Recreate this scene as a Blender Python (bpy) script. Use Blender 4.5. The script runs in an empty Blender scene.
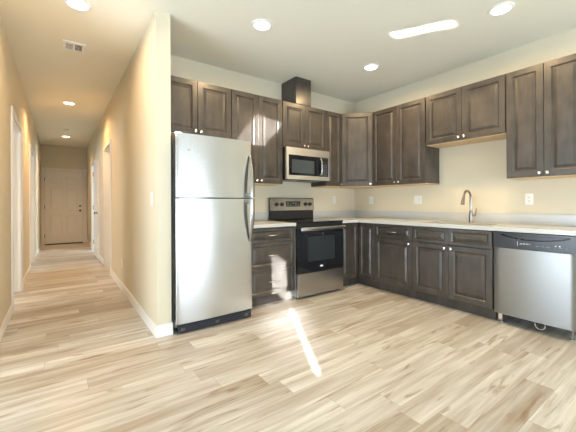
import bpy, bmesh, math, random
from mathutils import Vector, Matrix

random.seed(7)
SC = bpy.context.scene
COL = SC.collection
PI = math.pi

# ------------------------------------------------------------------ camera
H = 2.775            # ceiling height
YB = 3.577           # kitchen back wall
XR = 3.946           # kitchen right wall
XA, XA2 = 0.6685, 0.7885   # partition between hall and kitchen
YP = 2.824           # front end of that partition
XL = -0.404          # left hall wall
YE = 11.013          # end of the hall
XW, YR, YL = -2.8, -3.6, 2.90   # living side: left wall, rear wall, wall facing the living area

cam_d = bpy.data.cameras.new('camera')
cam = bpy.data.objects.new('camera', cam_d)
COL.objects.link(cam)
yaw, pitch, roll = 0.62616, 0.000885, -0.004131
fwd = Vector((math.sin(yaw) * math.cos(pitch), math.cos(yaw) * math.cos(pitch), math.sin(pitch)))
rgt = Vector((math.cos(yaw), -math.sin(yaw), 0))
upv = rgt.cross(fwd)
cr, sr = math.cos(roll), math.sin(roll)
r2 = rgt * cr + upv * sr
u2 = upv * cr - rgt * sr
m = Matrix((r2, u2, -fwd)).transposed().to_4x4()
m.translation = Vector((0, 0, 1.137))
cam.matrix_world = m
cam_d.sensor_width = 36
cam_d.lens = 316.577 / 576 * 36
cam_d.shift_y = -(216 - 202.644) / 576
cam_d.clip_start = 0.05
SC.camera = cam

# ------------------------------------------------------------------ light
SC.view_settings.view_transform = 'Standard'
SC.view_settings.look = 'None'
SC.view_settings.gamma = 1
SC.view_settings.use_curve_mapping = False
SC.view_settings.exposure = 0.86
SC.cycles.use_light_tree = False
SC.cycles.sample_clamp_indirect = 10
SC.cycles.caustics_reflective = False

world = bpy.data.worlds.new('sky')
SC.world = world
world.use_nodes = True
bg = world.node_tree.nodes['Background']
bg.inputs[0].default_value = (0.80, 0.92, 1.0, 1)
bg.inputs[1].default_value = 1.0


def area(name, loc, direction, sx, sy, power, color, spread=PI, xaxis=None):
    d = bpy.data.lights.new(name, 'AREA')
    d.shape = 'RECTANGLE'
    d.size, d.size_y = sx, sy
    d.energy, d.color, d.spread = power, color, spread
    o = bpy.data.objects.new(name, d)
    COL.objects.link(o)
    z = -Vector(direction).normalized()
    x = Vector(xaxis) if xaxis else Vector((0, 0, 1)).cross(z)
    x = (x - z * x.dot(z)).normalized()
    y = z.cross(x)
    mm = Matrix((x, y, z)).transposed().to_4x4()
    mm.translation = Vector(loc)
    o.matrix_world = mm
    return o


DAY = (0.64, 0.83, 1.0)
# daylight in the window openings behind and beside the camera
area('daylight', (2.35, YR - .40, 1.0), (0, 1, .5), 1.9, 2.06, 15, DAY)
area('daylight', (-1.0, YR - .40, 1.0), (0, 1, .5), 2.3, 2.06, 26, DAY)
area('daylight', (XW - .40, 1.37, 1.0), (1, 0, .5), 2.43, 2.06, 26, DAY)
# daylight in the side rooms of the hall
area('daylight', (-2.92, 4.05, 1.45), (1, 0, 0), 1.1, 1.1, 26, (1, .93, .85))
area('daylight', (-2.92, 7.2, 1.45), (1, 0, 0), 1.2, 1.2, 28, DAY)
area('daylight', (3.12, 4.7, 1.45), (-1, 0, 0), 1.0, 1.1, 12, (1, .85, .68))
area('daylight', (3.12, 8.2, 1.45), (-1, 0, 0), 1.0, 1.2, 60, DAY)


def light_patch(target, eu, ev, source, power, color=(1, .97, .92)):
    """added narrow-spread lamp whose footprint at target has about the edges eu, ev"""
    d = (Vector(target) - Vector(source)).normalized()
    u = Vector(eu) - d * Vector(eu).dot(d)
    v = Vector(ev) - d * Vector(ev).dot(d)
    v = v - u.normalized() * v.dot(u.normalized())
    area('patch_lamp', source, d, u.length, v.length, power, color, math.radians(.35), u)


# added upward lamps that brighten the ceiling, in place of outdoor ground bounce
area('ceiling_fill', (XW - .30, 1.37, .55), (1, 0, .6), 2.3, .9, 46, (.79, .905, 1), math.radians(150))
area('ceiling_fill', (-1.0, YR - .30, .55), (0, 1, .6), 2.3, .9, 24, (.79, .905, 1), math.radians(150))
area('ceiling_fill', (2.35, YR - .30, .55), (0, 1, .6), 1.8, .9, 52, (.79, .905, 1), math.radians(150))
# added narrow lamps outside the openings, each throwing one patch of light
light_patch((1.95, 2.967, .32), (.46, 0, .18), (0, 0, .66), (-3.6, -0.10, 1.95), 9, (.88, .96, 1))            # on the drawer fronts
light_patch((1.93, 3.247, 1.98), (.36, 0, -.05), (.06, 0, .40), (-3.3, 0.50, 1.55), 2.1, (.95, .98, 1))          # on the tall wall cabinet
light_patch((2.80, 1.68, H), (.26, -.46, 0), (.09, .03, 0), (-3.3, .75, .3), .9)                  # on the ceiling
light_patch((1.70, 2.16, 0), (.60, 1.10, 0), (.03, -.018, 0), (-2.1, -4.6, 1.95), .45)           # streak on the floor
area('patch_lamp', (-1.6, -4.4, 1.85), Vector((1.78, 2.45, 0)) - Vector((-1.6, -4.4, 1.85)), .45, .12, 1.0, (.95, .98, 1), math.radians(3.0))  # added lamp for the soft glow on the floor


# ------------------------------------------------------------------ materials
def newmat(name):
    mt = bpy.data.materials.new(name)
    mt.use_nodes = True
    nt = mt.node_tree
    return mt, nt, nt.nodes['Principled BSDF']


def N(nt, typ, **kw):
    n = nt.nodes.new(typ)
    for k, v in kw.items():
        setattr(n, k, v)
    return n


def L(nt, a, b):
    nt.links.new(a, b)


def plain(name, col, rough=.5, metal=0.0, coat=0.0, spec=None, noise=0.0, nscale=30, bump=0.0):
    mt, nt, p = newmat(name)
    p.inputs['Base Color'].default_value = (*col, 1)
    p.inputs['Roughness'].default_value = rough
    p.inputs['Metallic'].default_value = metal
    p.inputs['Coat Weight'].default_value = coat
    if spec is not None:
        p.inputs['Specular IOR Level'].default_value = spec
    if noise or bump:
        tc = N(nt, 'ShaderNodeTexCoord')
        nz = N(nt, 'ShaderNodeTexNoise')
        nz.inputs['Scale'].default_value = nscale
        nz.inputs['Detail'].default_value = 4
        L(nt, tc.outputs['Object'], nz.inputs['Vector'])
        if noise:
            mr = N(nt, 'ShaderNodeMapRange')
            mr.inputs[3].default_value = 1 - noise
            mr.inputs[4].default_value = 1 + noise
            L(nt, nz.outputs['Fac'], mr.inputs[0])
            mx = N(nt, 'ShaderNodeVectorMath', operation='SCALE')
            mx.inputs[0].default_value = col
            L(nt, mr.outputs[0], mx.inputs['Scale'])
            L(nt, mx.outputs[0], p.inputs['Base Color'])
        if bump:
            b = N(nt, 'ShaderNodeBump')
            b.inputs['Strength'].default_value = bump
            b.inputs['Distance'].default_value = .002
            L(nt, nz.outputs['Fac'], b.inputs['Height'])
            L(nt, b.outputs[0], p.inputs['Normal'])
    return mt


def emit(name, col, strength):
    mt, nt, p = newmat(name)
    p.inputs['Base Color'].default_value = (.9, .9, .9, 1)
    p.inputs['Emission Color'].default_value = (*col, 1)
    p.inputs['Emission Strength'].default_value = strength
    return mt


def wood_stain(name, c1, c2, rough=.38):
    mt, nt, p = newmat(name)
    tc = N(nt, 'ShaderNodeTexCoord')
    mp = N(nt, 'ShaderNodeMapping')
    mp.inputs['Scale'].default_value = (9, 9, 1.6)
    oi = N(nt, 'ShaderNodeObjectInfo')
    ad = N(nt, 'ShaderNodeVectorMath', operation='ADD')
    L(nt, tc.outputs['Object'], ad.inputs[0])
    L(nt, oi.outputs['Random'], ad.inputs[1])
    L(nt, ad.outputs[0], mp.inputs['Vector'])
    n1 = N(nt, 'ShaderNodeTexNoise')
    n1.inputs['Scale'].default_value = 2.2
    n1.inputs['Detail'].default_value = 6
    n1.inputs['Distortion'].default_value = .4
    L(nt, mp.outputs[0], n1.inputs['Vector'])
    n2 = N(nt, 'ShaderNodeTexNoise')
    n2.inputs['Scale'].default_value = 7
    n2.inputs['Detail'].default_value = 3
    L(nt, ad.outputs[0], n2.inputs['Vector'])
    mixf = N(nt, 'ShaderNodeMath', operation='ADD')
    L(nt, n1.outputs['Fac'], mixf.inputs[0])
    L(nt, n2.outputs['Fac'], mixf.inputs[1])
    mr = N(nt, 'ShaderNodeMapRange')
    mr.inputs[1].default_value = .75
    mr.inputs[2].default_value = 1.25
    L(nt, mixf.outputs[0], mr.inputs[0])
    rp = N(nt, 'ShaderNodeMix', data_type='RGBA')
    rp.inputs[6].default_value = (*c1, 1)
    rp.inputs[7].default_value = (*c2, 1)
    L(nt, mr.outputs[0], rp.inputs[0])
    L(nt, rp.outputs[2], p.inputs['Base Color'])
    p.inputs['Roughness'].default_value = rough
    p.inputs['Coat Weight'].default_value = .3
    p.inputs['Coat Roughness'].default_value = .22
    return mt


def steel(name, col, rough=.3, aniso=.6, horizontal=True):
    mt, nt, p = newmat(name)
    p.inputs['Metallic'].default_value = 1
    p.inputs['Base Color'].default_value = (*col, 1)
    tc = N(nt, 'ShaderNodeTexCoord')
    mp = N(nt, 'ShaderNodeMapping')
    mp.inputs['Scale'].default_value = (1.5, 1.5, 260) if horizontal else (260, 260, 1.5)
    L(nt, tc.outputs['Object'], mp.inputs['Vector'])
    nz = N(nt, 'ShaderNodeTexNoise')
    nz.inputs['Scale'].default_value = 1.0
    nz.inputs['Detail'].default_value = 2
    L(nt, mp.outputs[0], nz.inputs['Vector'])
    mr = N(nt, 'ShaderNodeMapRange')
    mr.inputs[3].default_value = rough - .012
    mr.inputs[4].default_value = rough + .012
    L(nt, nz.outputs['Fac'], mr.inputs[0])
    p.inputs['Roughness'].default_value = rough
    tg = N(nt, 'ShaderNodeTangent', direction_type='RADIAL', axis='Z')
    L(nt, tg.outputs[0], p.inputs['Tangent'])
    p.inputs['Anisotropic'].default_value = aniso
    p.inputs['Anisotropic Rotation'].default_value = 0.25
    return mt


def plank_floor():
    mt, nt, p = newmat('light_wood_planks')
    W_, LEN = .152, 1.22
    geo = N(nt, 'ShaderNodeNewGeometry')
    sp = N(nt, 'ShaderNodeSeparateXYZ')
    L(nt, geo.outputs['Position'], sp.inputs[0])

    def mth(op, a, b=None, c=None):
        n = N(nt, 'ShaderNodeMath', operation=op)
        for i, v in enumerate((a, b, c)):
            if v is None:
                continue
            if isinstance(v, (int, float)):
                n.inputs[i].default_value = v
            else:
                L(nt, v, n.inputs[i])
        return n.outputs[0]
    ry = mth('DIVIDE', sp.outputs[1], W_)
    row = mth('FLOOR', ry)
    wn = N(nt, 'ShaderNodeTexWhiteNoise', noise_dimensions='1D')
    L(nt, row, wn.inputs['W'])
    off = mth('MULTIPLY', wn.outputs['Value'], LEN * 3)
    rx = mth('DIVIDE', mth('ADD', sp.outputs[0], off), LEN)
    col = mth('FLOOR', rx)
    cb = N(nt, 'ShaderNodeCombineXYZ')
    L(nt, row, cb.inputs[0])
    L(nt, col, cb.inputs[1])
    w2 = N(nt, 'ShaderNodeTexWhiteNoise', noise_dimensions='3D')
    L(nt, cb.outputs[0], w2.inputs['Vector'])
    rnd = w2.outputs['Value']
    # grain, shifted per plank
    gx = mth('ADD', sp.outputs[0], mth('MULTIPLY', rnd, 37.0))
    gy = mth('ADD', sp.outputs[1], mth('MULTIPLY', rnd, 91.0))

    def grain(sx, sy, scale, detail, dist):
        c = N(nt, 'ShaderNodeCombineXYZ')
        L(nt, mth('MULTIPLY', gx, sx), c.inputs[0])
        L(nt, mth('MULTIPLY', gy, sy), c.inputs[1])
        n = N(nt, 'ShaderNodeTexNoise')
        n.inputs['Scale'].default_value = scale
        n.inputs['Detail'].default_value = detail
        n.inputs['Distortion'].default_value = dist
        L(nt, c.outputs[0], n.inputs['Vector'])
        return n.outputs['Fac']
    g1 = grain(1.0, 14.0, 1.3, 5, .6)       # broad bands
    g2 = grain(2.2, 60.0, 1.2, 4, .2)       # fine lines
    g3 = grain(1.6, 13.0, 1.0, 4, 1.6)       # dark figure
    base = N(nt, 'ShaderNodeValToRGB')
    cr_ = base.color_ramp
    cr_.elements[0].position, cr_.elements[0].color = 0.0, (.35, .275, .21, 1)
    cr_.elements[1].position, cr_.elements[1].color = 1.0, (.74, .74, .72, 1)
    e = cr_.elements.new(.35)
    e.color = (.44, .40, .352, 1)
    e = cr_.elements.new(.65)
    e.color = (.57, .547, .513, 1)
    t = mth('ADD', mth('MULTIPLY', rnd, .55), mth('MULTIPLY', mth('SUBTRACT', g1, .5), 1.5))
    t = mth('ADD', t, mth('MULTIPLY', mth('SUBTRACT', g2, .5), .40))
    t = mth('ADD', t, .27)
    L(nt, t, base.inputs[0])
    dk = N(nt, 'ShaderNodeMapRange')
    dk.inputs[1].default_value, dk.inputs[2].default_value = .58, .72
    L(nt, g3, dk.inputs[0])
    mx = N(nt, 'ShaderNodeMix', data_type='RGBA')
    mx.inputs[7].default_value = (.26, .165, .10, 1)
    L(nt, mth('MULTIPLY', dk.outputs[0], .85), mx.inputs[0])
    L(nt, base.outputs[0], mx.inputs[6])
    # seams
    fy = mth('FRACT', ry)
    fx = mth('FRACT', rx)
    ey = mth('MULTIPLY', mth('MINIMUM', fy, mth('SUBTRACT', 1, fy)), W_)
    ex = mth('MULTIPLY', mth('MINIMUM', fx, mth('SUBTRACT', 1, fx)), LEN)
    ed = mth('MINIMUM', ex, ey)
    sm = N(nt, 'ShaderNodeMapRange')
    sm.inputs[1].default_value, sm.inputs[2].default_value = .0006, .0022
    sm.inputs[3].default_value, sm.inputs[4].default_value = .45, 0
    L(nt, ed, sm.inputs[0])
    m2 = N(nt, 'ShaderNodeMix', data_type='RGBA')
    m2.inputs[7].default_value = (.25, .16, .09, 1)
    L(nt, sm.outputs[0], m2.inputs[0])
    L(nt, mx.outputs[2], m2.inputs[6])
    L(nt, m2.outputs[2], p.inputs['Base Color'])
    rr = N(nt, 'ShaderNodeMapRange')
    rr.inputs[3].default_value, rr.inputs[4].default_value = .24, .38
    L(nt, g2, rr.inputs[0])
    L(nt, rr.outputs[0], p.inputs['Roughness'])
    bp = N(nt, 'ShaderNodeBump')
    bp.inputs['Strength'].default_value = .08
    bp.inputs['Distance'].default_value = .002
    L(nt, g2, bp.inputs['Height'])
    L(nt, bp.outputs[0], p.inputs['Normal'])
    return mt


M = {}
M['wall'] = plain('tan_wall_paint', (.69, .625, .485), .6, bump=.12, nscale=160)
M['ceil'] = plain('ceiling_paint', (.84, .82, .71), .7, bump=.15, nscale=120)
M['trim'] = plain('white_trim_paint', (.86, .85, .83), .4)
M['door'] = plain('white_door_paint', (.80, .76, .70), .4)
M['floor'] = plank_floor()
M['cab'] = wood_stain('grey_brown_stained_maple', (.036, .030, .0255), (.072, .060, .050))
M['cabin'] = plain('cabinet_shadow_gap', (.03, .025, .022), .6)
M['maple'] = plain('unfinished_maple', (.72, .52, .30), .55, noise=.12, nscale=14)
M['steel'] = steel('brushed_stainless', (.49, .49, .49), .24, .55)
M['steelmw'] = steel('brushed_stainless_front', (.82, .80, .76), .40, .3)
M['steeldw'] = steel('brushed_stainless_dishwasher', (.27, .27, .268), .32, .5)
M['steel2'] = steel('polished_nickel_steel', (.36, .35, .335), .24, .2)
M['darksteel'] = plain('dark_steel', (.25, .24, .23), .35, metal=1)
M['nickel'] = plain('satin_nickel', (.78, .75, .70), .25, metal=1)
M['bronze'] = plain('brushed_faucet_nickel', (.33, .29, .25), .28, metal=1)
M['black'] = plain('black_plastic', (.012, .012, .014), .35)
M['blackgloss'] = plain('black_glass', (.008, .009, .012), .06, coat=.5)
M['greygloss'] = plain('oven_window_glass', (.025, .03, .034), .07, coat=.6)
M['mwglass'] = plain('microwave_window_mesh', (.055, .07, .078), .12, coat=.4)
M['slate'] = plain('dishwasher_panel_black', (.022, .025, .033), .25)
M['applgrey'] = plain('appliance_side_grey', (.33, .33, .33), .45)
M['grille'] = plain('dark_blue_black_plastic', (.018, .021, .032), .35)
M['counter'] = plain('white_laminate_top', (.56, .57, .575), .25, noise=.02, nscale=220)
M['plate'] = plain('white_plastic_plate', (.85, .84, .81), .35)
M['slot'] = plain('outlet_slot_grey', (.16, .15, .14), .5)
M['print'] = plain('white_print', (.80, .82, .85), .4)
M['printdim'] = plain('grey_blue_print', (.20, .26, .33), .4)
M['knobblack'] = plain('black_knob', (.015, .014, .013), .25)
M['lamp'] = emit('lamp_lens_warm', (1, .86, .62), 7)
M['lampcool'] = emit('lamp_lens_white', (1, .95, .86), 7)
M['brass'] = plain('aged_bronze_hardware', (.10, .075, .05), .35, metal=1)
M['hinge'] = plain('dark_hinge_metal', (.16, .14, .12), .4, metal=1)
M['wire'] = plain('clear_grey_tubing', (.5, .5, .48), .3)
M['rubber'] = plain('threshold_rubber', (.02, .018, .016), .6)
M['burner'] = plain('burner_ring_print', (.05, .05, .055), .12)
M['ventdark'] = plain('vent_dark_gap', (.04, .035, .03), .7)


# ------------------------------------------------------------------ mesh helpers
class B:
    def __init__(s):
        s.bm = bmesh.new()

    def box(s, x0, x1, y0, y1, z0, z1, bev=0, seg=2, edges=None):
        r = bmesh.ops.create_cube(s.bm, size=1)
        vs = r['verts']
        for v in vs:
            v.co = Vector((x0 + (v.co.x + .5) * (x1 - x0), y0 + (v.co.y + .5) * (y1 - y0), z0 + (v.co.z + .5) * (z1 - z0)))
        if bev:
            es = list({e for v in vs for e in v.link_edges})
            if edges:
                es = [e for e in es if edges(e.verts[0].co, e.verts[1].co)]
            bmesh.ops.bevel(s.bm, geom=es, offset=bev, segments=seg, affect='EDGES', profile=.5)
        return s

    def cyl(s, p0, p1, r0, r1=None, n=24, caps=True):
        r1 = r0 if r1 is None else r1
        p0, p1 = Vector(p0), Vector(p1)
        d = (p1 - p0)
        q = d.to_track_quat('Z', 'Y')
        a = [s.bm.verts.new(p0 + q @ Vector((r0 * math.cos(2 * PI * i / n), r0 * math.sin(2 * PI * i / n), 0))) for i in range(n)]
        b = [s.bm.verts.new(p1 + q @ Vector((r1 * math.cos(2 * PI * i / n), r1 * math.sin(2 * PI * i / n), 0))) for i in range(n)]
        for i in range(n):
            s.bm.faces.new((a[i], a[(i + 1) % n], b[(i + 1) % n], b[i]))
        if caps:
            s.bm.faces.new(a[::-1])
            s.bm.faces.new(b)
        return s

    def lathe(s, prof, origin, axis, n=28):
        """prof: list of (radius, distance along axis)"""
        q = Vector(axis).to_track_quat('Z', 'Y')
        o = Vector(origin)
        rings = []
        for r, h in prof:
            if r < 1e-6:
                rings.append([s.bm.verts.new(o + q @ Vector((0, 0, h)))])
            else:
                rings.append([s.bm.verts.new(o + q @ Vector((r * math.cos(2 * PI * i / n), r * math.sin(2 * PI * i / n), h))) for i in range(n)])
        for a, b in zip(rings, rings[1:]):
            for i in range(n):
                j = (i + 1) % n
                if len(a) == 1 and len(b) == 1:
                    continue
                if len(a) == 1:
                    s.bm.faces.new((a[0], b[j], b[i]))
                elif len(b) == 1:
                    s.bm.faces.new((a[i], a[j], b[0]))
                else:
                    s.bm.faces.new((a[i], a[j], b[j], b[i]))
        return s

    def tube(s, pts, r, n=12, caps=True):
        pts = [Vector(p) for p in pts]
        rad = r if isinstance(r, (list, tuple)) else [r] * len(pts)
        rings = []
        nrm = None
        for i, p in enumerate(pts):
            t = (pts[min(i + 1, len(pts) - 1)] - pts[max(i - 1, 0)]).normalized()
            if nrm is None:
                nrm = t.orthogonal().normalized()
            nrm = (nrm - t * nrm.dot(t)).normalized()
            bn = t.cross(nrm)
            rings.append([s.bm.verts.new(p + (nrm * math.cos(2 * PI * k / n) + bn * math.sin(2 * PI * k / n)) * rad[i]) for k in range(n)])
        for a, b in zip(rings, rings[1:]):
            for k in range(n):
                s.bm.faces.new((a[k], a[(k + 1) % n], b[(k + 1) % n], b[k]))
        if caps:
            s.bm.faces.new(rings[0][::-1])
            s.bm.faces.new(rings[-1])
        return s

    def panel(s, x0, x1, z0, z1, prof, yb):
        """rectangular front facing -y: prof = list of (inset, y) rings, closed at back yb"""
        rings = []
        for ins, y in [(0, yb)] + prof:
            rings.append([s.bm.verts.new((a, y, c)) for a, c in ((x0 + ins, z0 + ins), (x1 - ins, z0 + ins), (x1 - ins, z1 - ins), (x0 + ins, z1 - ins))])
        s.bm.faces.new(rings[0][::-1])
        for a, b in zip(rings, rings[1:]):
            for i in range(4):
                s.bm.faces.new((a[i], a[(i + 1) % 4], b[(i + 1) % 4], b[i]))
        s.bm.faces.new(rings[-1])
        return s

    def grid(s, us, vs, hole, w0, w1, fn):
        """solid slab over a grid of cells without the cells where hole(u, v)"""
        nu, nv = len(us) - 1, len(vs) - 1
        full = [[not hole((us[i] + us[i + 1]) / 2, (vs[j] + vs[j + 1]) / 2) for j in range(nv)] for i in range(nu)]
        cache = {}

        def V(i, j, k):
            if (i, j, k) not in cache:
                cache[(i, j, k)] = s.bm.verts.new(fn(us[i], vs[j], (w0, w1)[k]))
            return cache[(i, j, k)]

        def ok(i, j):
            return 0 <= i < nu and 0 <= j < nv and full[i][j]
        for i in range(nu):
            for j in range(nv):
                if not full[i][j]:
                    continue
                s.bm.faces.new((V(i, j, 1), V(i + 1, j, 1), V(i + 1, j + 1, 1), V(i, j + 1, 1)))
                s.bm.faces.new((V(i, j, 0), V(i, j + 1, 0), V(i + 1, j + 1, 0), V(i + 1, j, 0)))
                if not ok(i - 1, j):
                    s.bm.faces.new((V(i, j, 0), V(i, j, 1), V(i, j + 1, 1), V(i, j + 1, 0)))
                if not ok(i + 1, j):
                    s.bm.faces.new((V(i + 1, j, 0), V(i + 1, j + 1, 0), V(i + 1, j + 1, 1), V(i + 1, j, 1)))
                if not ok(i, j - 1):
                    s.bm.faces.new((V(i, j, 0), V(i + 1, j, 0), V(i + 1, j, 1), V(i, j, 1)))
                if not ok(i, j + 1):
                    s.bm.faces.new((V(i, j + 1, 0), V(i, j + 1, 1), V(i + 1, j + 1, 1), V(i + 1, j + 1, 0)))
        return s

    def prism(s, pts, z0, z1):
        a = [s.bm.verts.new((x, y, z0)) for x, y in pts]
        b = [s.bm.verts.new((x, y, z1)) for x, y in pts]
        n = len(pts)
        for i in range(n):
            s.bm.faces.new((a[i], a[(i + 1) % n], b[(i + 1) % n], b[i]))
        s.bm.faces.new(a[::-1])
        s.bm.faces.new(b)
        return s

    def build(s, name, mat, parent=None, smooth=False, label=None):
        bmesh.ops.recalc_face_normals(s.bm, faces=s.bm.faces)
        me = bpy.data.meshes.new(name)
        s.bm.to_mesh(me)
        s.bm.free()
        if smooth:
            me.polygons.foreach_set('use_smooth', [True] * len(me.polygons))
            me.set_sharp_from_angle(angle=math.radians(35))
        me.materials.append(M[mat])
        o = bpy.data.objects.new(name, me)
        COL.objects.link(o)
        if parent:
            o.parent = parent
        if label:
            o['label'] = label
        return o


def tag(o, label, cat, group=None):
    o['label'], o['category'] = label, cat
    if group:
        o['group'] = group
    return o


def thing(name, label, cat, loc, rz=0.0, group=None):
    o = bpy.data.objects.new(name, None)
    o.empty_display_size = .1
    COL.objects.link(o)
    o.location = loc
    o.rotation_euler = (0, 0, rz)
    return tag(o, label, cat, group)


def struct(o):
    o['kind'] = 'structure'
    return o


def sbox(name, mat, *a, **k):
    return struct(B().box(*a, **k).build(name, mat))


def wall_x(name, x0, x1, y0, y1, holes=(), z1=H, mat='wall'):
    """wall in a plane x = const, holes = (ya, yb, za, zb)"""
    us = sorted({y0, y1, *[h[0] for h in holes], *[h[1] for h in holes]})
    vs = sorted({0.0, z1, *[h[2] for h in holes], *[h[3] for h in holes]})
    return struct(B().grid(us, vs, lambda u, v: any(a < u < b and c < v < d for a, b, c, d in holes), x0, x1,
                           lambda u, v, w: (w, u, v)).build(name, mat))


def wall_y(name, y0, y1, x0, x1, holes=(), z1=H, mat='wall'):
    us = sorted({x0, x1, *[h[0] for h in holes], *[h[1] for h in holes]})
    vs = sorted({0.0, z1, *[h[2] for h in holes], *[h[3] for h in holes]})
    return struct(B().grid(us, vs, lambda u, v: any(a < u < b and c < v < d for a, b, c, d in holes), y0, y1,
                           lambda u, v, w: (u, w, v)).build(name, mat))


# ------------------------------------------------------------------ the setting
sbox('floor', 'floor', -3.0, 4.15, -3.8, 11.2, -.06, 0)
sbox('ceiling', 'ceil', -3.0, 4.15, -3.8, 11.2, H, H + .08)
DZ = 2.095   # height of hall door openings
D1 = (4.385, 5.39)     # left hall opening near
D2 = (6.86, 8.10)      # left hall opening far
D3 = (5.72, 6.55)      # right hall opening near
D4 = (8.40, 9.25)      # right hall opening far
wall_x('wall_left', XL - .12, XL, YL, YE, [(*D1, 0, DZ), (*D2, 0, DZ)])
wall_x('wall_partition', XA, XA2, YP, YE, [(*D3, 0, DZ), (*D4, 0, DZ)])
wall_y('wall_back', YB, YB + .12, XA2, XR)
wall_x('wall_right', XR, XR + .12, YR, YB + .12)
wall_y('wall_end', YE, YE + .12, -3.0, 3.3)
wall_y('wall_living', YL, YL + .12, XW, XL - .12)
wall_x('wall_window_side', XW - .12, XW, YR, YE, [(.15, 2.6, .03, 2.09), (3.5, 4.6, .9, 2.0), (6.6, 7.8, .85, 2.05)])
wall_y('wall_rear', YR - .12, YR, XW - .12, XR + .12, [(1.4, 3.3, .03, 2.09), (-2.2, 0.2, .03, 2.09)])
wall_x('wall_room_side', 3.0, 3.12, YB + .12, YE, [(4.2, 5.2, .9, 2.0), (7.7, 8.7, .85, 2.05)])
wall_y('wall_room_left', 6.05, 6.15, XW, XL - .12)
wall_y('wall_room_right', 7.35, 7.45, XA2, 3.0)


def window(name, plane, c, a, b, z0, z1, mull):
    bb = B()
    t = .05

    def bx(u0, u1, v0, v1):
        if plane == 'x':
            bb.box(c - .03, c + .03, u0, u1, v0, v1)
        else:
            bb.box(u0, u1, c - .03, c + .03, v0, v1)
    bx(a, b, z0, z0 + t)
    bx(a, b, z1 - t, z1)
    bx(a, a + t, z0 + t, z1 - t)
    bx(b - t, b, z0 + t, z1 - t)
    for q in mull:
        bx(q - .03, q + .03, z0 + t, z1 - t)
    return struct(bb.build(name, 'trim'))


window('window_1', 'y', YR - .06, 1.4, 3.3, .03, 2.09, [2.35])
window('window_2', 'y', YR - .06, -2.2, 0.2, .03, 2.09, [-1.0])
window('window_3', 'x', XW - .06, .15, 2.6, .03, 2.09, [1.37])

# baseboards
BH, BT = .105, .012


def bb_x(name, x, side, y0, y1):
    xs = sorted((x, x + side * BT))
    return sbox(name, 'trim', xs[0], xs[1], y0, y1, 0, BH, bev=.004, seg=1)


CW = .06   # casing width
bb_x('baseboard_left', XL, 1, YL, D1[0] - CW)
bb_x('baseboard_left.001', XL, 1, D1[1] + CW, D2[0] - CW)
bb_x('baseboard_left.002', XL, 1, D2[1] + CW, YE)
bb_x('baseboard_partition', XA, -1, YP - BT, D3[0] - CW)
bb_x('baseboard_partition.001', XA, -1, D3[1] + CW, D4[0] - CW)
bb_x('baseboard_partition.002', XA, -1, D4[1] + CW, YE)
sbox('baseboard_partition_end', 'trim', XA, XA2 + BT, YP - BT, YP, 0, BH, bev=.004, seg=1)
bb_x('baseboard_kitchen_side', XA2, 1, YP, YP + .1)
sbox('baseboard_end', 'trim', .635, XA - BT, YE - BT, YE, 0, BH)


def casing_x(name, x, side, y0, y1, ztop, depth=.12):
    """flat casing around a hall opening plus its jambs"""
    bb = B()
    xs = sorted((x, x + side * .018))
    bb.box(xs[0], xs[1], y0 - CW, y0, 0, ztop, bev=.003, seg=1)
    bb.box(xs[0], xs[1], y1, y1 + CW, 0, ztop, bev=.003, seg=1)
    bb.box(xs[0], xs[1], y0 - CW, y1 + CW, ztop, ztop + CW, bev=.003, seg=1)
    o = struct(bb.build(name, 'trim'))
    xs = sorted((x, x - side * depth))
    j = B()
    j.box(xs[0], xs[1], y0, y0 + .018, 0, ztop - .018)
    j.box(xs[0], xs[1], y1 - .018, y1, 0, ztop - .018)
    j.box(xs[0], xs[1], y0, y1, ztop - .018, ztop)
    xm = x - side * .07
    j.box(xm - .012, xm + .012, y1 - .030, y1 - .018, 0, ztop - .018)
    j.build('jamb', 'trim', o)
    return o


casing_x('trim_1', XL, 1, *D1, DZ)
casing_x('trim_2', XL, 1, *D2, DZ)
casing_x('trim_3', XA, -1, *D3, DZ)
casing_x('trim_4', XA, -1, *D4, DZ)


def door_leaf(bb, x0, x1, y, z0, z1, th, cols=2, rows=((.09, .145), (.19, .60), (.66, .955))):
    """six panel slab, front facing -y at y"""
    w, h = x1 - x0, z1 - z0
    st = w * .13
    mid = w * .10
    pw = (w - 2 * st - mid) / 2
    xs = [x0, x0 + st, x0 + st + pw, x0 + st + pw + mid, x1 - st, x1]
    rws = [(.10, .385), (.455, .775), (.825, .925)]
    zs = [z0]
    for a, b in rws:
        zs += [z0 + a * h, z0 + b * h]
    zs.append(z1)
    holes = [(xs[i], xs[i + 1], zs[j], zs[j + 1]) for i in (1, 3) for j in (1, 3, 5)]
    bb.grid(xs, zs, lambda u, v: any(a < u < b and c < v < d for a, b, c, d in holes), y, y + th, lambda u, v, q: (u, q, v))
    for a, b, c, d in holes:
        bb.panel(a, b, c, d, [(0, y + .001), (.012, y + .009), (.022, y + .009), (.045, y + .003)], y + th)
    return bb


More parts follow.
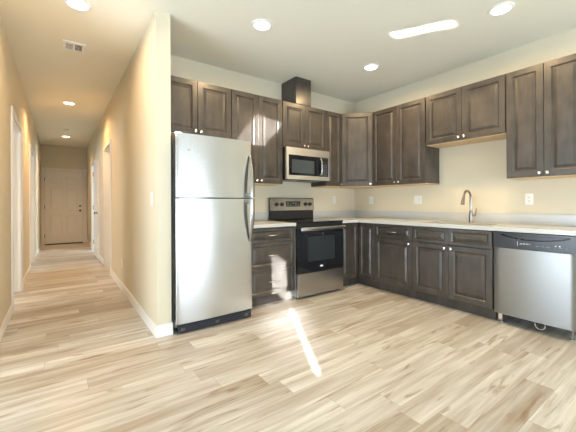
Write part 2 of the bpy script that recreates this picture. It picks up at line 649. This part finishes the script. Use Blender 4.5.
# end door
EX0, EX1, EZ = -.315, .560, 2.045
door1 = struct(door_leaf(B(), EX0, EX1, YE - .03, .03, EZ, .028).build('door_1', 'door'))
bb = B()
bb.lathe([(.028, 0), (.028, .006), (.012, .010), (.011, .03), (.026, .045), (.028, .06), (.018, .07), (0, .072)], (.495, YE - .03, .945), (0, -1, 0), 20)
bb.build('door_handle', 'brass', door1, True)
bb = B()
bb.lathe([(.026, 0), (.026, .008), (.02, .014), (0, .015)], (.495, YE - .03, 1.075), (0, -1, 0), 20)
bb.build('deadbolt', 'brass', door1, True)
for z in (.25, 1.05, 1.82):
    B().box(EX0 - .012, EX0 + .002, YE - .036, YE - .026, z - .05, z + .05).build('hinge', 'hinge', door1)
bb = B()
bb.box(EX0 - .085, EX0 - .01, YE - .022, YE, 0, EZ + .01, bev=.003, seg=1)
bb.box(EX1 + .01, EX1 + .10, YE - .022, YE, 0, EZ + .01, bev=.003, seg=1)
bb.box(EX0 - .085, EX1 + .10, YE - .022, YE, EZ + .01, EZ + .095, bev=.003, seg=1)
struct(bb.build('trim_5', 'door'))
struct(B().box(EX0, EX1, YE - .05, YE, 0, .028).build('trim_6', 'rubber'))

# leaf of the far right hall door, swung back flat against the hall wall
LY0, LY1 = 7.42, 8.33
lf = B()
door_leaf(lf, 0, LY1 - LY0, 0, .02, 2.06, .035)
door2 = struct(lf.build('door_2', 'door'))
door2.rotation_euler = (0, 0, -PI / 2)
door2.location = (XA - .040, LY1, 0)
for z in (.28, 1.05, 1.80):
    B().box(-.012, .004, -.010, .010, z - .05, z + .05).build('hinge', 'hinge', door2)
bb = B()
bb.lathe([(.028, 0), (.028, .006), (.012, .010), (.011, .03), (.026, .045), (.026, .055), (0, .06)], (LY1 - LY0 - .07, 0, .95), (0, -1, 0), 16)
bb.build('door_handle', 'brass', door2, True)


# ------------------------------------------------------------------ ceiling fittings
def can_light(x, y, label, group, warm, power, spread=170):
    t = thing('recessed_light', label, 'ceiling light', (x, y, H), 0, group)
    bb = B()
    bb.lathe([(.098, 0), (.098, -.004), (.092, -.009), (.074, -.010), (.070, -.004), (.070, 0)], (0, 0, 0), (0, 0, 1), 40)
    bb.build('trim_ring', 'trim', t, True)
    B().lathe([(.070, -.0035), (.05, -.006), (.0, -.007)], (0, 0, 0), (0, 0, 1), 40).build('lens', 'lamp' if warm else 'lampcool', t, True)
    d = bpy.data.lights.new('downlight', 'AREA')
    d.shape = 'DISK'
    d.size = .15
    d.energy = power
    d.spread = math.radians(spread)
    d.color = (1, .60, .28) if warm else (1, .70, .36)
    o = bpy.data.objects.new('downlight', d)
    COL.objects.link(o)
    o.parent = t
    o.location = (0, 0, -.013)
    return t


can_light(.13, 3.106, 'round recessed ceiling light at the hall mouth, nearest the top edge', 'hall ceiling lights', True, 7)
can_light(.136, 6.246, 'round recessed light in the middle of the hall ceiling beyond the vent', 'hall ceiling lights', True, 12.5, 140)
can_light(.142, 9.397, 'round recessed light at the far end of the hall near the white door', 'hall ceiling lights', True, 5.5, 110)
can_light(1.517, 2.495, 'round recessed ceiling light above the refrigerator side of the kitchen', 'kitchen ceiling lights', False, 10.5)
can_light(3.058, 2.506, 'round recessed ceiling light near the kitchen corner cabinet', 'kitchen ceiling lights', False, 10.5)
can_light(3.043, 1.112, 'round recessed ceiling light at the upper right, above the dishwasher', 'kitchen ceiling lights', False, 10.5)

t = thing('smoke_detector', 'small white round smoke detector on the far hall ceiling', 'smoke detector', (.128, 8.455, H))
B().lathe([(.065, 0), (.065, -.012), (.055, -.030), (.03, -.036), (0, -.037)], (0, 0, 0), (0, 0, 1), 28).build('body', 'plate', t, True)
B().lathe([(.012, -.0365), (.012, -.040), (0, -.040)], (.0, 0, 0), (0, 0, 1), 12).build('test_button', 'slot', t)

t = thing('ceiling_vent', 'white rectangular air vent in the hall ceiling', 'vent', (.13, 3.968, H))
bb = B()
W2, D2_ = .095, .11
bb.grid([-W2, -W2 + .026, -.008, .008, W2 - .026, W2], [-D2_, -D2_ + .03, D2_ - .03, D2_],
        lambda u, v: abs(v) < D2_ - .03 and .008 < abs(u) < W2 - .026, -.012, -.0005, lambda u, v, w: (u, v, w))
bb.build('frame', 'trim', t)
B().box(-W2 + .02, W2 - .02, -D2_ + .025, D2_ - .025, -.003, -.001).build('backing', 'ventdark', t)
for sgn in (-1, 1):
    bb = B()
    for k in range(6):
        y = -D2_ + .042 + k * .027
        if sgn < 0:
            bb.box(-W2 + .026, -.008, y - .005, y + .005, -.0115, -.0095)
        else:
            bb.box(.008 + k * .0105, .0115 + k * .0105, -D2_ + .03, D2_ - .03, -.0115, -.0095)
    bb.build('louvers', 'trim', t)


# ------------------------------------------------------------------ cabinets
def door_prof(fw, y):
    return [(0, y + .003), (.003, y), (fw - .004, y), (fw, y + .003), (fw + .008, y + .012), (fw + .013, y + .012), (fw + .036, y + .003), (fw + .038, y + .0025)]


def knob(parent, x, z, y):
    B().lathe([(.0085, 0), (.007, .004), (.0055, .012), (.012, .018), (.0155, .023), (.0145, .028), (.008, .0305), (0, .031)], (x, y, z), (0, -1, 0), 20).build('knob', 'nickel', parent, True)


def bar_handle(parent, x, z, y, ln=.125):
    h = ln / 2
    pts = [(x - h, y, z), (x - h, y - .018, z), (x - h + .008, y - .026, z), (x - h * .4, y - .031, z), (x + h * .4, y - .031, z), (x + h - .008, y - .026, z), (x + h, y - .018, z), (x + h, y, z)]
    B().tube(pts, .0055, 10).build('handle', 'nickel', parent, True)


def front(parent, kind, x0, x1, z0, z1, y, fw, knob_at=None, bar=False):
    o = B().panel(x0, x1, z0, z1, door_prof(fw, y), y + .02).build(kind, 'cab', parent)
    if knob_at:
        knob(o, knob_at[0], knob_at[1], y)
    if bar:
        bar_handle(o, (x0 + x1) / 2, (z0 + z1) / 2, y)
    return o


UT, UB, G = 2.4235, 1.374, .0025


def upper(label, loc, rz, w, z0, doors=2, side='r'):
    """wall cabinet: local x to the right, y into the wall, front of the doors at y = 0"""
    t = thing('wall_cabinet', label, 'wall cabinet', (loc[0], loc[1], z0), rz, 'wall cabinets')
    h = UT - z0
    d = .328
    bb = B()
    bb.grid([.001, .018, w - .018, w - .001], [0, .018, h - .016, h], lambda u, v: .018 < u < w - .018 and .018 < v < h - .016, .021, d, lambda u, v, q: (u, q, v))
    bb.box(.018, w - .018, d - .008, d, .018, h - .016)
    bb.build('carcass', 'cab', t)
    B().box(.002, w - .002, .023, d - .002, -.008, -.0005).build('underside', 'maple', t, label='pale unfinished underside')
    if doors == 2:
        front(t, 'door', G, w / 2 - G / 2, .002, h - .004, 0, .057, (w / 2 - .030, .032))
        front(t, 'door', w / 2 + G / 2, w - G, .002, h - .004, 0, .057, (w / 2 + .030, .032))
    else:
        front(t, 'door', G, w - G, .002, h - .004, 0, .057, (w - .03 if side == 'r' else .03, .032))
    return t


BU = YB - .33
RU = XR - .33
R90 = -PI / 2
upper('short two-door grey-brown wall cabinet above the refrigerator', (.80, BU, 0), 0, .769, 1.856)
upper('tall two-door grey-brown wall cabinet between refrigerator and microwave', (1.571, BU, 0), 0, .70, UB)
upper('short two-door grey-brown wall cabinet above the microwave', (2.273, BU, 0), 0, .731, 1.849)
upper('narrow single-door grey-brown wall cabinet right of the microwave', (3.006, BU, 0), 0, .300, UB, 1)
upper('tall two-door grey-brown wall cabinet right of the corner cabinet', (RU, 2.945, 0), R90, .80, UB)
upper('short two-door grey-brown wall cabinet above the sink', (RU, 2.138, 0), R90, .850, 1.832)
upper('tall two-door grey-brown wall cabinet at the right edge above the dishwasher', (RU, 1.283, 0), R90, .606, UB)

# diagonal corner cabinet
t = thing('corner_wall_cabinet', 'tall single-door wall cabinet set diagonally across the kitchen corner', 'wall cabinet', (0, 0, UB), 0, 'wall cabinets')
h = UT - UB
xa, ya = 3.311, BU + .012
xb, yb_ = RU + .012, 2.950
B().prism([(xa, YB - .001), (xa, ya), (xb, yb_), (XR - .001, yb_), (XR - .001, YB - .001)], 0, h - .002).build('carcass', 'cab', t)
B().prism([(xa + .01, YB - .01), (xa + .01, ya + .01), (xb + .01, yb_ + .01), (XR - .01, yb_ + .01), (XR - .01, YB - .01)], -.008, -.0005).build('underside', 'maple', t, label='pale unfinished underside')
dl = math.hypot(xb - xa, yb_ - ya)
ang = math.atan2(yb_ - ya, xb - xa)
dr = B().panel(.010, dl - .010, .002, h - .004, door_prof(.057, 0), .019).build('door', 'cab', t)
nx, ny = math.sin(ang), -math.cos(ang)
dr.location = (xa + nx * .021, ya + ny * .021, 0)
dr.rotation_euler = (0, 0, ang)
knob(dr, dl - .04, .032, 0)

# duct chase above the microwave cabinet
B_ = B()
B_.box(2.483, 2.738, BU + .001, YB - .002, UT + .001, H - .001, bev=.002, seg=1)
tag(B_.build('duct_cover', 'cab'), 'grey-brown wooden box boxing in the duct above the microwave cabinet', 'duct cover')

# ------------------------------------------------------------------ base cabinets
BB = YB - .61
RB = XR - .61
CT, CB = .905, .868     # countertop top and bottom


def base(name, label, loc, rz, w, toe_ends=(0, 0)):
    t = thing(name, label, 'base cabinet', (loc[0], loc[1], 0), rz, 'base cabinets')
    bb = B()
    bb.box(.001, w - .001, .021, .60, .11, CB - .001)
    bb.build('carcass', 'cab', t)
    B().box(toe_ends[0], w - toe_ends[1], .075, .58, 0, .1095).build('toe_kick', 'cab', t)
    return t


t = base('base_cabinet', 'grey-brown three-drawer base cabinet between refrigerator and range', (1.60, BB, 0), 0, .64)
for z0, z1 in ((.700, .858), (.420, .695), (.118, .415)):
    front(t, 'drawer', .035, .640 - .004, z0, z1, 0, .036, bar=True)

t = thing('corner_base_cabinet', 'L-shaped corner base cabinet with two doors meeting at the inner corner', 'base cabinet', (0, 0, 0), 0, 'base cabinets')
X0 = 3.003
Y0 = 2.690
B().prism([(X0, YB - .01), (X0, BB + .021), (RB + .021, BB + .021), (RB + .021, Y0), (XR - .01, Y0), (XR - .01, YB - .01)], .11, CB - .001).build('carcass', 'cab', t)
B().prism([(X0, YB - .02), (X0, BB + .075), (RB + .075, BB + .075), (RB + .075, Y0), (XR - .02, Y0), (XR - .02, YB - .02)], 0, .1095).build('toe_kick', 'cab', t)
o = front(t, 'door', X0 + .003, RB - .004, .118, .858, BB, .050)
knob(o, X0 + .045, .825, BB)
o = B().panel(.004, BB - Y0 - .003, .118, .858, door_prof(.050, 0), .02).build('door', 'cab', t)
o.location = (RB, BB, 0)
o.rotation_euler = (0, 0, R90)

t = base('base_cabinet', 'grey-brown base cabinet with one drawer over one door, beside the corner', (RB, 2.689, 0), R90, .540)
front(t, 'drawer', .003, .537, .688, .858, 0, .036, bar=True)
front(t, 'door', .003, .537, .118, .682, 0, .057, (.505, .648))

t = base('base_cabinet', 'grey-brown two-door sink base cabinet with two false drawer fronts', (RB, 2.148, 0), R90, .846, (0, 0))
for x0, x1, kx in ((.003, .4215, .388), (.4245, .843, .458)):
    front(t, 'false_drawer_front', x0, x1, .688, .858, 0, .036)
    front(t, 'door', x0, x1, .118, .682, 0, .057, (kx, .648))

# ------------------------------------------------------------------ countertops
FX, FY = XR - .645, YB - .645
SX0, SX1, SY0, SY1 = 3.42, 3.735, 1.37, 2.06      # sink cut-out
t = thing('countertop', 'white L-shaped countertop running from range to dishwasher with sink opening', 'countertop', (0, 0, CB), 0, 'countertops')
th = CT - CB
B().grid([3.002, FX, SX0, SX1, XR - .002], [.66, SY0, SY1, FY, YB - .002],
         lambda u, v: (u < FX and v < FY) or (SX0 < u < SX1 and SY0 < v < SY1), 0, th, lambda u, v, w: (u, v, w)).build('slab', 'counter', t)
B().prism([(3.002, YB - .002), (3.002, YB - .021), (XR - .021, YB - .021), (XR - .021, .66), (XR - .002, .66), (XR - .002, YB - .002)], th + .0005, th + .108).build('backsplash', 'counter', t)
t = thing('countertop', 'short white countertop piece over the drawers left of the range', 'countertop', (0, 0, CB), 0, 'countertops')
B().box(1.575, 2.240, FY, YB - .002, 0, th, bev=.003, seg=1).build('slab', 'counter', t)
B().box(1.575, 2.240, YB - .021, YB - .002, th + .0005, th + .108).build('backsplash', 'counter', t)

# sink
t = thing('kitchen_sink', 'stainless undermount sink basin set in the white countertop', 'sink', (0, 0, CT - .2))
B().grid([SX0 - .004, SX0 + .0005, SX1 - .0005, SX1 + .004], [SY0 - .004, SY0 + .0005, SY1 - .0005, SY1 + .004], lambda u, v: SX0 < u < SX1 and SY0 < v < SY1, 0, .158, lambda u, v, w: (u, v, w)).build('basin_wall', 'steel', t)
B().box(SX0 - .004, SX1 + .004, SY0 - .004, SY1 + .004, -.006, -.0005).build('basin_floor', 'steel', t)
B().lathe([(.045, .0), (.045, .004), (.02, .002), (0, .001)], ((SX0 + SX1) / 2, (SY0 + SY1) / 2, 0), (0, 0, 1), 24).build('drain', 'darksteel', t, True)

# faucet
fx, fy = 3.808, 1.704
t = thing('kitchen_faucet', 'tall gooseneck pull-down faucet in brushed nickel behind the sink', 'faucet', (fx, fy, CT))
B().lathe([(.027, 0.0005), (.027, .006), (.021, .012), (.0195, .10), (.017, .125), (.0135, .14)], (0, 0, 0), (0, 0, 1), 24).build('body', 'bronze', t, True)
pts = [(0, 0, .13), (0, 0, .275)]
R_ = .085
for i in range(1, 15):
    a = PI * i / 14 * .93
    pts.append((-R_ + R_ * math.cos(a), 0, .275 + R_ * math.sin(a)))
ex = pts[-1]
B().tube(pts, .0125, 14).build('spout', 'bronze', t, True)
d = (Vector(pts[-1]) - Vector(pts[-2])).normalized()
e0 = Vector(ex)
B().tube([e0 - d * .002, e0 + d * .02, e0 + d * .055, e0 + d * .085, e0 + d * .09], [.0135, .0145, .017, .021, .018], 16).build('spray_head', 'bronze', t, True)
hb = B()
hb.tube([(0, -.015, .085), (0, -.040, .085), (0, -.048, .087)], [.013, .013, .009], 14)
hb.tube([(0, -.045, .088), (.0, -.055, .125), (.0, -.058, .165)], [.007, .006, .0045], 10)
hb.build('handle', 'bronze', t, True)

# ------------------------------------------------------------------ refrigerator
FX0, FX1 = .811, 1.561
FF = 2.752
t = thing('refrigerator', 'tall stainless top-freezer refrigerator beside the partition wall', 'refrigerator', (0, 0, 0))
B().box(FX0 + .004, FX1 - .004, FF + .072, 3.50, .045, 1.742, bev=.006, seg=1).build('cabinet_body', 'applgrey', t, label='grey painted side body')


def fridge_door(name, z0, z1):
    """slab with rounded long edges and a slightly bowed front"""
    prof = []
    n = 26
    w = FX1 - FX0
    rr = .016
    for i in range(n + 1):
        u = i / n
        x = FX0 + w * u
        bow = .010 * (1 - (2 * u - 1) ** 2)
        prof.append((x, FF + .010 - bow))
    pts = [(FX0, FF + .068)]
    for k in range(6):
        a = PI / 2 * k / 5
        pts.append((FX0 + rr - rr * math.cos(a), FF + .010 + rr - rr * math.sin(a)))
    pts += [q for q in prof if FX0 + rr < q[0] < FX1 - rr]
    for k in range(6):
        a = PI / 2 * k / 5
        pts.append((FX1 - rr + rr * math.sin(a), FF + .010 + rr - rr * math.cos(a)))
    pts.append((FX1, FF + .068))
    return B().prism(pts, z0, z1).build(name, 'steel', t, True)


fd = fridge_door('freezer_door', 1.190, 1.748)
rd = fridge_door('refrigerator_door', .092, 1.178)
B().box(FX0 + .012, FX1 - .012, FF + .03, FF + .070, 1.179, 1.189).build('door_gap', 'black', t)


def fridge_handle(parent, z0, z1, tip_low):
    """broad bowed strap: tip on the door face, boldest next to the split between the doors"""
    n, k = 22, 16
    bb = B()
    rings = []
    for i in range(n + 1):
        u = i / n
        q = u if tip_low else 1 - u          # 0 at the free tip, 1 next to the split line
        z = z0 + (z1 - z0) * u
        y = FF + .004 - .066 * math.sin(PI * min(1, q * .56)) ** .8
        hw = .010 + .012 * math.sin(PI / 2 * min(1, q * 1.6))
        x = FX1 - .034 - .004 * q
        rings.append([bb.bm.verts.new((x + hw * math.cos(2 * PI * a / k), y + .009 * math.sin(2 * PI * a / k), z)) for a in range(k)])
    for a, b in zip(rings, rings[1:]):
        for c in range(k):
            bb.bm.faces.new((a[c], a[(c + 1) % k], b[(c + 1) % k], b[c]))
    bb.bm.faces.new(rings[0][::-1])
    bb.bm.faces.new(rings[-1])
    zz = z1 - .022 if tip_low else z0 + .022
    bb.box(FX1 - .052, FX1 - .026, FF - .058, FF + .006, zz - .016, zz + .016, bev=.004, seg=1)
    bb.build('handle', 'steel2', parent, True)


fridge_handle(fd, 1.194, 1.605, False)
fridge_handle(rd, .755, 1.174, True)
B().box(FX0 + .10, FX0 + .125, FF - .0015, FF + .005, 1.600, 1.608, bev=.001, seg=1).build('badge', 'applgrey', fd, label='tiny grey maker mark')
g = B()
g.box(FX0 + .02, FX1 - .012, FF + .022, FF + .060, .006, .078, bev=.004, seg=1)
for k in range(3):
    g.box(FX0 + .08, FX1 - .08, FF + .016, FF + .024, .022 + k * .018, .030 + k * .018)
gr = g.build('toe_grille', 'grille', t)
for q in (.04, .36, .66):
    B().box(FX0 + q, FX0 + q + .035, FF + .012, FF + .0155, .03, .055, bev=.001, seg=1).build('grille_clip', 'hinge', gr)
for q in (FX0 + .03, FX1 - .07):
    B().cyl((q, FF + .10, .022), (q + .035, FF + .10, .022), .022, n=20).build('roller', 'black', t, True)
    B().cyl((q, 3.42, .022), (q + .035, 3.42, .022), .022, n=20).build('roller', 'black', t, True)
hc = B()
hc.box(FX0 + .006, FX0 + .055, FF + .02, FF + .13, 1.749, 1.762, bev=.003, seg=1)
hc.build('hinge_cap', 'applgrey', t)

# ------------------------------------------------------------------ range
RX0, RX1 = 2.245, 2.997
RF = BB - .050
t = thing('kitchen_range', 'stainless electric range with black glass oven door between base cabinets', 'range', (0, 0, 0))
B().box(RX0 + .004, RX1 - .004, RF + .045, YB - .05, .03, .893).build('body', 'applgrey', t)
B().box(RX0 + .003, RX1 - .003, RF + .012, RF + .044, .840, .893, bev=.002, seg=1).build('front_rail', 'black', t)
B().box(RX0, RX1, RF + .002, YB - .048, .8935, .909, bev=.004, seg=2).build('cooktop', 'blackgloss', t, label='black glass cooktop')
for cx, cy, r in ((2.44, 3.07, .10), (2.80, 3.07, .115), (2.44, 3.36, .08), (2.80, 3.36, .08)):
    bb = B()
    for q in (1, .72):
        bb.lathe([(r * q, .9092), (r * q, .9094), (r * q - .004, .9094), (r * q - .004, .9092)], (cx, cy, 0), (0, 0, 1), 40)
    bb.build('burner_ring', 'burner', t)
dw_ = B()
dw_.box(RX0 + .003, RX1 - .003, RF, RF + .044, .030, .300, bev=.004, seg=2)
sd = dw_.build('storage_drawer', 'steel', t, label='brushed steel storage drawer')
od = B()
WX0, WX1, WZ0, WZ1 = RX0 + .15, RX1 - .15, .43, .735
od.grid([RX0 + .003, WX0, WX1, RX1 - .003], [.305, WZ0, WZ1, .838], lambda u, v: WX0 < u < WX1 and WZ0 < v < WZ1, RF, RF + .044, lambda u, v, w: (u, w, v))
od = od.build('oven_door', 'blackgloss', t, label='black glass oven door')
B().box(WX0 + .0005, WX1 - .0005, RF + .004, RF + .03, WZ0 + .0005, WZ1 - .0005).build('window', 'greygloss', od, label='grey oven window')
hh = B()
hh.box(RX0 + .02, RX1 - .02, RF - .052, RF - .030, .806, .850, bev=.008, seg=3)
hh.box(RX0 + .03, RX0 + .06, RF - .035, RF - .0005, 812e-3, .842, bev=.003, seg=1)
hh.box(RX1 - .06, RX1 - .03, RF - .035, RF - .0005, 812e-3, .842, bev=.003, seg=1)
hh.build('handle', 'steel', od, True, label='wide steel bar handle')
em = B()
em.lathe([(.026, 0), (.024, .002), (.0, .0025)], (0, 0, 0), (0, -1, 0), 24)
em = em.build('emblem', 'print', od)
em.location = (2.615, RF - .0006, .365)
em.scale = (1.0, 1, .42)
# backguard
bgd = B()
BY = YB - .075
bgd.box(RX0, RX1, BY + .012, YB - .0475, .9095, 1.205, bev=.004, seg=1)
bgd = bgd.build('backguard', 'black', t)
cp = B()
a = [(RX0 + .004, BY - .008, 1.035), (RX1 - .004, BY - .008, 1.035), (RX1 - .004, BY + .006, 1.198), (RX0 + .004, BY + .006, 1.198)]
fv = [cp.bm.verts.new(q) for q in a]
bv = [cp.bm.verts.new((q[0], BY + .0118, q[2])) for q in a]
cp.bm.faces.new(fv)
cp.bm.faces.new(bv[::-1])
for i in range(4):
    cp.bm.faces.new((fv[i], bv[i], bv[(i + 1) % 4], fv[(i + 1) % 4]))
cp = cp.build('control_panel', 'steel', bgd, label='steel control panel')


def on_cp(z):
    return BY - .008 + (z - 1.035) / .163 * .014


B().box(2.50, 2.745, on_cp(1.12) - .004, on_cp(1.12) + .008, 1.085, 1.160, bev=.002, seg=1).build('display', 'blackgloss', bgd, label='black display strip')
for i in range(5):
    for j in range(2):
        if (i + j) % 3 != 2:
            B().box(2.515 + i * .046, 2.537 + i * .046, on_cp(1.12) - .0052, on_cp(1.12) - .0042, 1.100 + j * .030, 1.108 + j * .030).build('display_mark', 'printdim', bgd)
for x in (2.345, 2.428, 2.838, 2.918):
    z = 1.118
    k = B().lathe([(.026, 0), (.026, .006), (.021, .010), (.018, .026), (.012, .029), (0, .029)], (x, on_cp(z) - .0005, z), (0, -1, .08), 24)
    k.build('knob', 'knobblack', bgd, True)
for x in (RX0 + .04, RX1 - .06):
    for y in (RF + .08, YB - .12):
        B().cyl((x + .01, y, 0), (x + .01, y, .0295), .016, n=14).build('foot', 'black', t)

# ------------------------------------------------------------------ microwave
MX0, MX1, MZ0, MZ1 = 2.277, 2.999, 1.432, 1.838
MF = YB - .40
t = thing('microwave', 'stainless over-the-range microwave mounted below the short wall cabinet', 'microwave', (0, 0, MZ0))
hM = MZ1 - MZ0
B().box(MX0, MX1, MF + .032, YB - .003, .0, hM, bev=.002, seg=1).build('case', 'black', t)
dxr = MX0 + .575
fr = B()
fr.grid([MX0, MX0 + .035, MX1 - .02, MX1], [.004, .055, hM - .095, hM - .002], lambda u, v: MX0 + .035 < u < MX1 - .02 and .055 < v < hM - .095, MF, MF + .031, lambda u, v, w: (u, w, v))
fr.build('front_frame', 'steelmw', t, label='stainless front frame')
md = B()
md.grid([MX0 + .0355, MX0 + .085, dxr - .115, dxr], [.0555, .085, hM - .150, hM - .0955], lambda u, v: MX0 + .085 < u < dxr - .115 and .085 < v < hM - .150, MF + .003, MF + .031, lambda u, v, w: (u, w, v))
md = md.build('door', 'blackgloss', t, label='black glass door')
B().box(MX0 + .0855, dxr - .1155, MF + .007, MF + .03, .0855, hM - .1505).build('window', 'mwglass', md, label='grey mesh window')
hd = B()
hx = dxr - .020
hd.tube([(hx, MF + .002, .075), (hx, MF - .026, .085), (hx, MF - .034, .11), (hx, MF - .036, (hM - .04) / 2), (hx, MF - .034, hM - .15), (hx, MF - .026, hM - .125), (hx, MF + .002, hM - .115)], .011, 12)
hd.build('handle', 'steel', md, True)
kp = B().box(dxr + .002, MX1 - .0205, MF + .003, MF + .031, .0555, hM - .0955).build('keypad', 'black', t)
for i in range(3):
    for j in range(6):
        B().box(dxr + .022 + i * .030, dxr + .040 + i * .030, MF + .0015, MF + .003, .075 + j * .026, .083 + j * .026).build('key', 'printdim', kp)
B().box(dxr + .015, MX1 - .033, MF + .0015, MF + .003, hM - .135, hM - .110).build('clock_display', 'greygloss', kp)
for q in (MX0 + .06, MX1 - .30):
    B().box(q, q + .24, MF + .08, MF + .30, -.006, -.0005).build('grease_filter', 'darksteel', t)

# ------------------------------------------------------------------ dishwasher
WD = .600
t = thing('dishwasher', 'stainless dishwasher with black control strip at the right end of the counter', 'dishwasher', (RB, 1.293, 0), R90)
B().box(.006, WD - .006, .032, .56, .105, .845).build('tub', 'black', t)
pts = [(.004, .030), (.004, .004), (.010, .0)]
for i in range(1, 12):
    u = i / 12
    pts.append((.010 + (WD - .02) * u, -.006 * (1 - (2 * u - 1) ** 2)))
pts += [(WD - .010, 0), (WD - .004, .004), (WD - .004, .030)]
B().prism(pts, .098, .712).build('door_panel', 'steeldw', t, True, label='brushed steel door')
# black control strip with a crescent pocket
cs = B()
nu, nv = 96, 26
z0, z1 = .7145, .858
vv = []
for j in range(nv + 1):
    row = []
    for i in range(nu + 1):
        u = i / nu
        z = z0 + (z1 - z0) * j / nv
        top = .838 - .0 * u
        w = max(0.0, 1 - ((u - .52) / .43) ** 2)
        low = .838 - .040 * w ** .9
        y = -.006
        if low + .001 < z < top and w > 0:
            y = .020
        row.append(cs.bm.verts.new((.004 + (WD - .008) * u, y, z)))
    vv.append(row)
for j in range(nv):
    for i in range(nu):
        cs.bm.faces.new((vv[j][i], vv[j][i + 1], vv[j + 1][i + 1], vv[j + 1][i]))
loop = [vv[0][i] for i in range(nu + 1)] + [vv[j][nu] for j in range(1, nv + 1)] + [vv[nv][i] for i in range(nu - 1, -1, -1)] + [vv[j][0] for j in range(nv - 1, 0, -1)]
bk = [cs.bm.verts.new((v.co.x, .031, v.co.z)) for v in loop]
n_ = len(loop)
for i in range(n_):
    cs.bm.faces.new((loop[i], bk[i], bk[(i + 1) % n_], loop[(i + 1) % n_]))
cs.bm.faces.new(bk[::-1])
cs = cs.build('control_strip', 'slate', t, label='black control strip with a scooped pull')
pr = B()
pr.box(.196, .1985, -.0072, -.006, .745, .785)
pr.build('divider_mark', 'print', cs)
pr = B()
for i in range(7):
    x = .215 + i * .0115
    pr.box(x, x + .0075, -.0072, -.006, .761, .7625)
    pr.box(x, x + .0075, -.0072, -.006, .768, .7695)
    pr.box(x + (.0 if i % 2 else .0055), x + (.002 if i % 2 else .0075), -.0072, -.006, .7625, .768)
pr.build('word_mark', 'print', cs)
for x, w in ((.33, .03), (.37, .02), (.40, .03), (.455, .012), (.49, .018), (.53, .012)):
    B().box(x, x + w, -.0072, -.006, .753, .7565).build('key_print', 'printdim', cs)
for x, w in ((.462, .010), (.486, .014)):
    B().box(x, x + w, -.0074, -.0062, .765, .772).build('indicator_light', 'print', cs)
for x in (.03, WD - .06):
    for y in (.060, .50):
        f = B().cyl((x + .015, y, .0125), (x + .015, y, .1045), .008, n=12).build('leg', 'darksteel', t, True)
        B().cyl((x + .015, y, 0), (x + .015, y, .012), .017, n=16).build('foot_pad', 'nickel', f, True)
bb = B()
bb.box(.028, .062, .030, .0315, .035, .097)
bb.build('foot_bracket', 'nickel', t)
lp = []
for i in range(23):
    a = 2 * PI * i / 20 + PI / 2
    lp.append((.335 + .030 * math.cos(a) + .001 * i, .034 + .0008 * i, .064 + .034 * math.sin(a)))
B().tube(lp, .0035, 8).build('drain_loop', 'wire', t, True)
for x in (.12, .15, .26):
    B().box(x, x + .018, .033, .040, .086, .0975).build('mounting_clip', 'nickel', t)


# ------------------------------------------------------------------ outlets and switches
def plate(name, label, cat, loc, rz, kind, gangs=1):
    t = thing(name, label, cat, loc, rz, 'wall plates')
    w = .036 + .0225 * (gangs - 1)
    B().box(-w, w, -.006, -.0005, -.058, .058, bev=.003, seg=2).build('cover_plate', 'plate', t)
    for gi in range(gangs):
        x = (gi - (gangs - 1) / 2) * .046
        if kind == 'outlet' or (kind == 'mixed' and gi == 1):
            for s in (-1, 1):
                r = B().box(x - .017, x + .017, -.0085, -.0062, s * .0195 - .014, s * .0195 + .014, bev=.002, seg=2).build('receptacle', 'plate', t)
                q = B()
                q.box(x - .009, x - .006, -.0092, -.0086, s * .0195 - .002, s * .0195 + .008)
                q.box(x + .006, x + .009, -.0092, -.0086, s * .0195 - .002, s * .0195 + .007)
                q.cyl((x, -.0092, s * .0195 - .008), (x, -.0086, s * .0195 - .008), .003, n=10)
                q.build('slots', 'slot', r)
        else:
            B().box(x - .0165, x + .0165, -.0095, -.0062, -.033, .033, bev=.002, seg=1).build('rocker', 'plate', t)
    return t


plate('wall_outlet', 'white wall outlet on the back wall right of the range', 'outlet', (3.472, YB, 1.178), 0, 'outlet')
plate('wall_outlet', 'white single wall outlet nearest the corner on the sink wall', 'outlet', (XR, 3.239, 1.170), R90, 'outlet')
plate('wall_switch', 'white double plate on the sink wall left of the faucet', 'switch', (XR, 2.446, 1.170), R90, 'mixed', 2)
plate('wall_outlet', 'white wall outlet right of the faucet above the dishwasher', 'outlet', (XR, 1.192, 1.165), R90, 'outlet')
plate('wall_switch', 'white light switch on the hall side of the partition near its end', 'switch', (XA, 2.983, 1.177), R90, 'switch')
plate('wall_outlet', 'white low wall outlet on the hall side of the partition above the baseboard', 'outlet', (XA, 4.654, .356), R90, 'outlet')
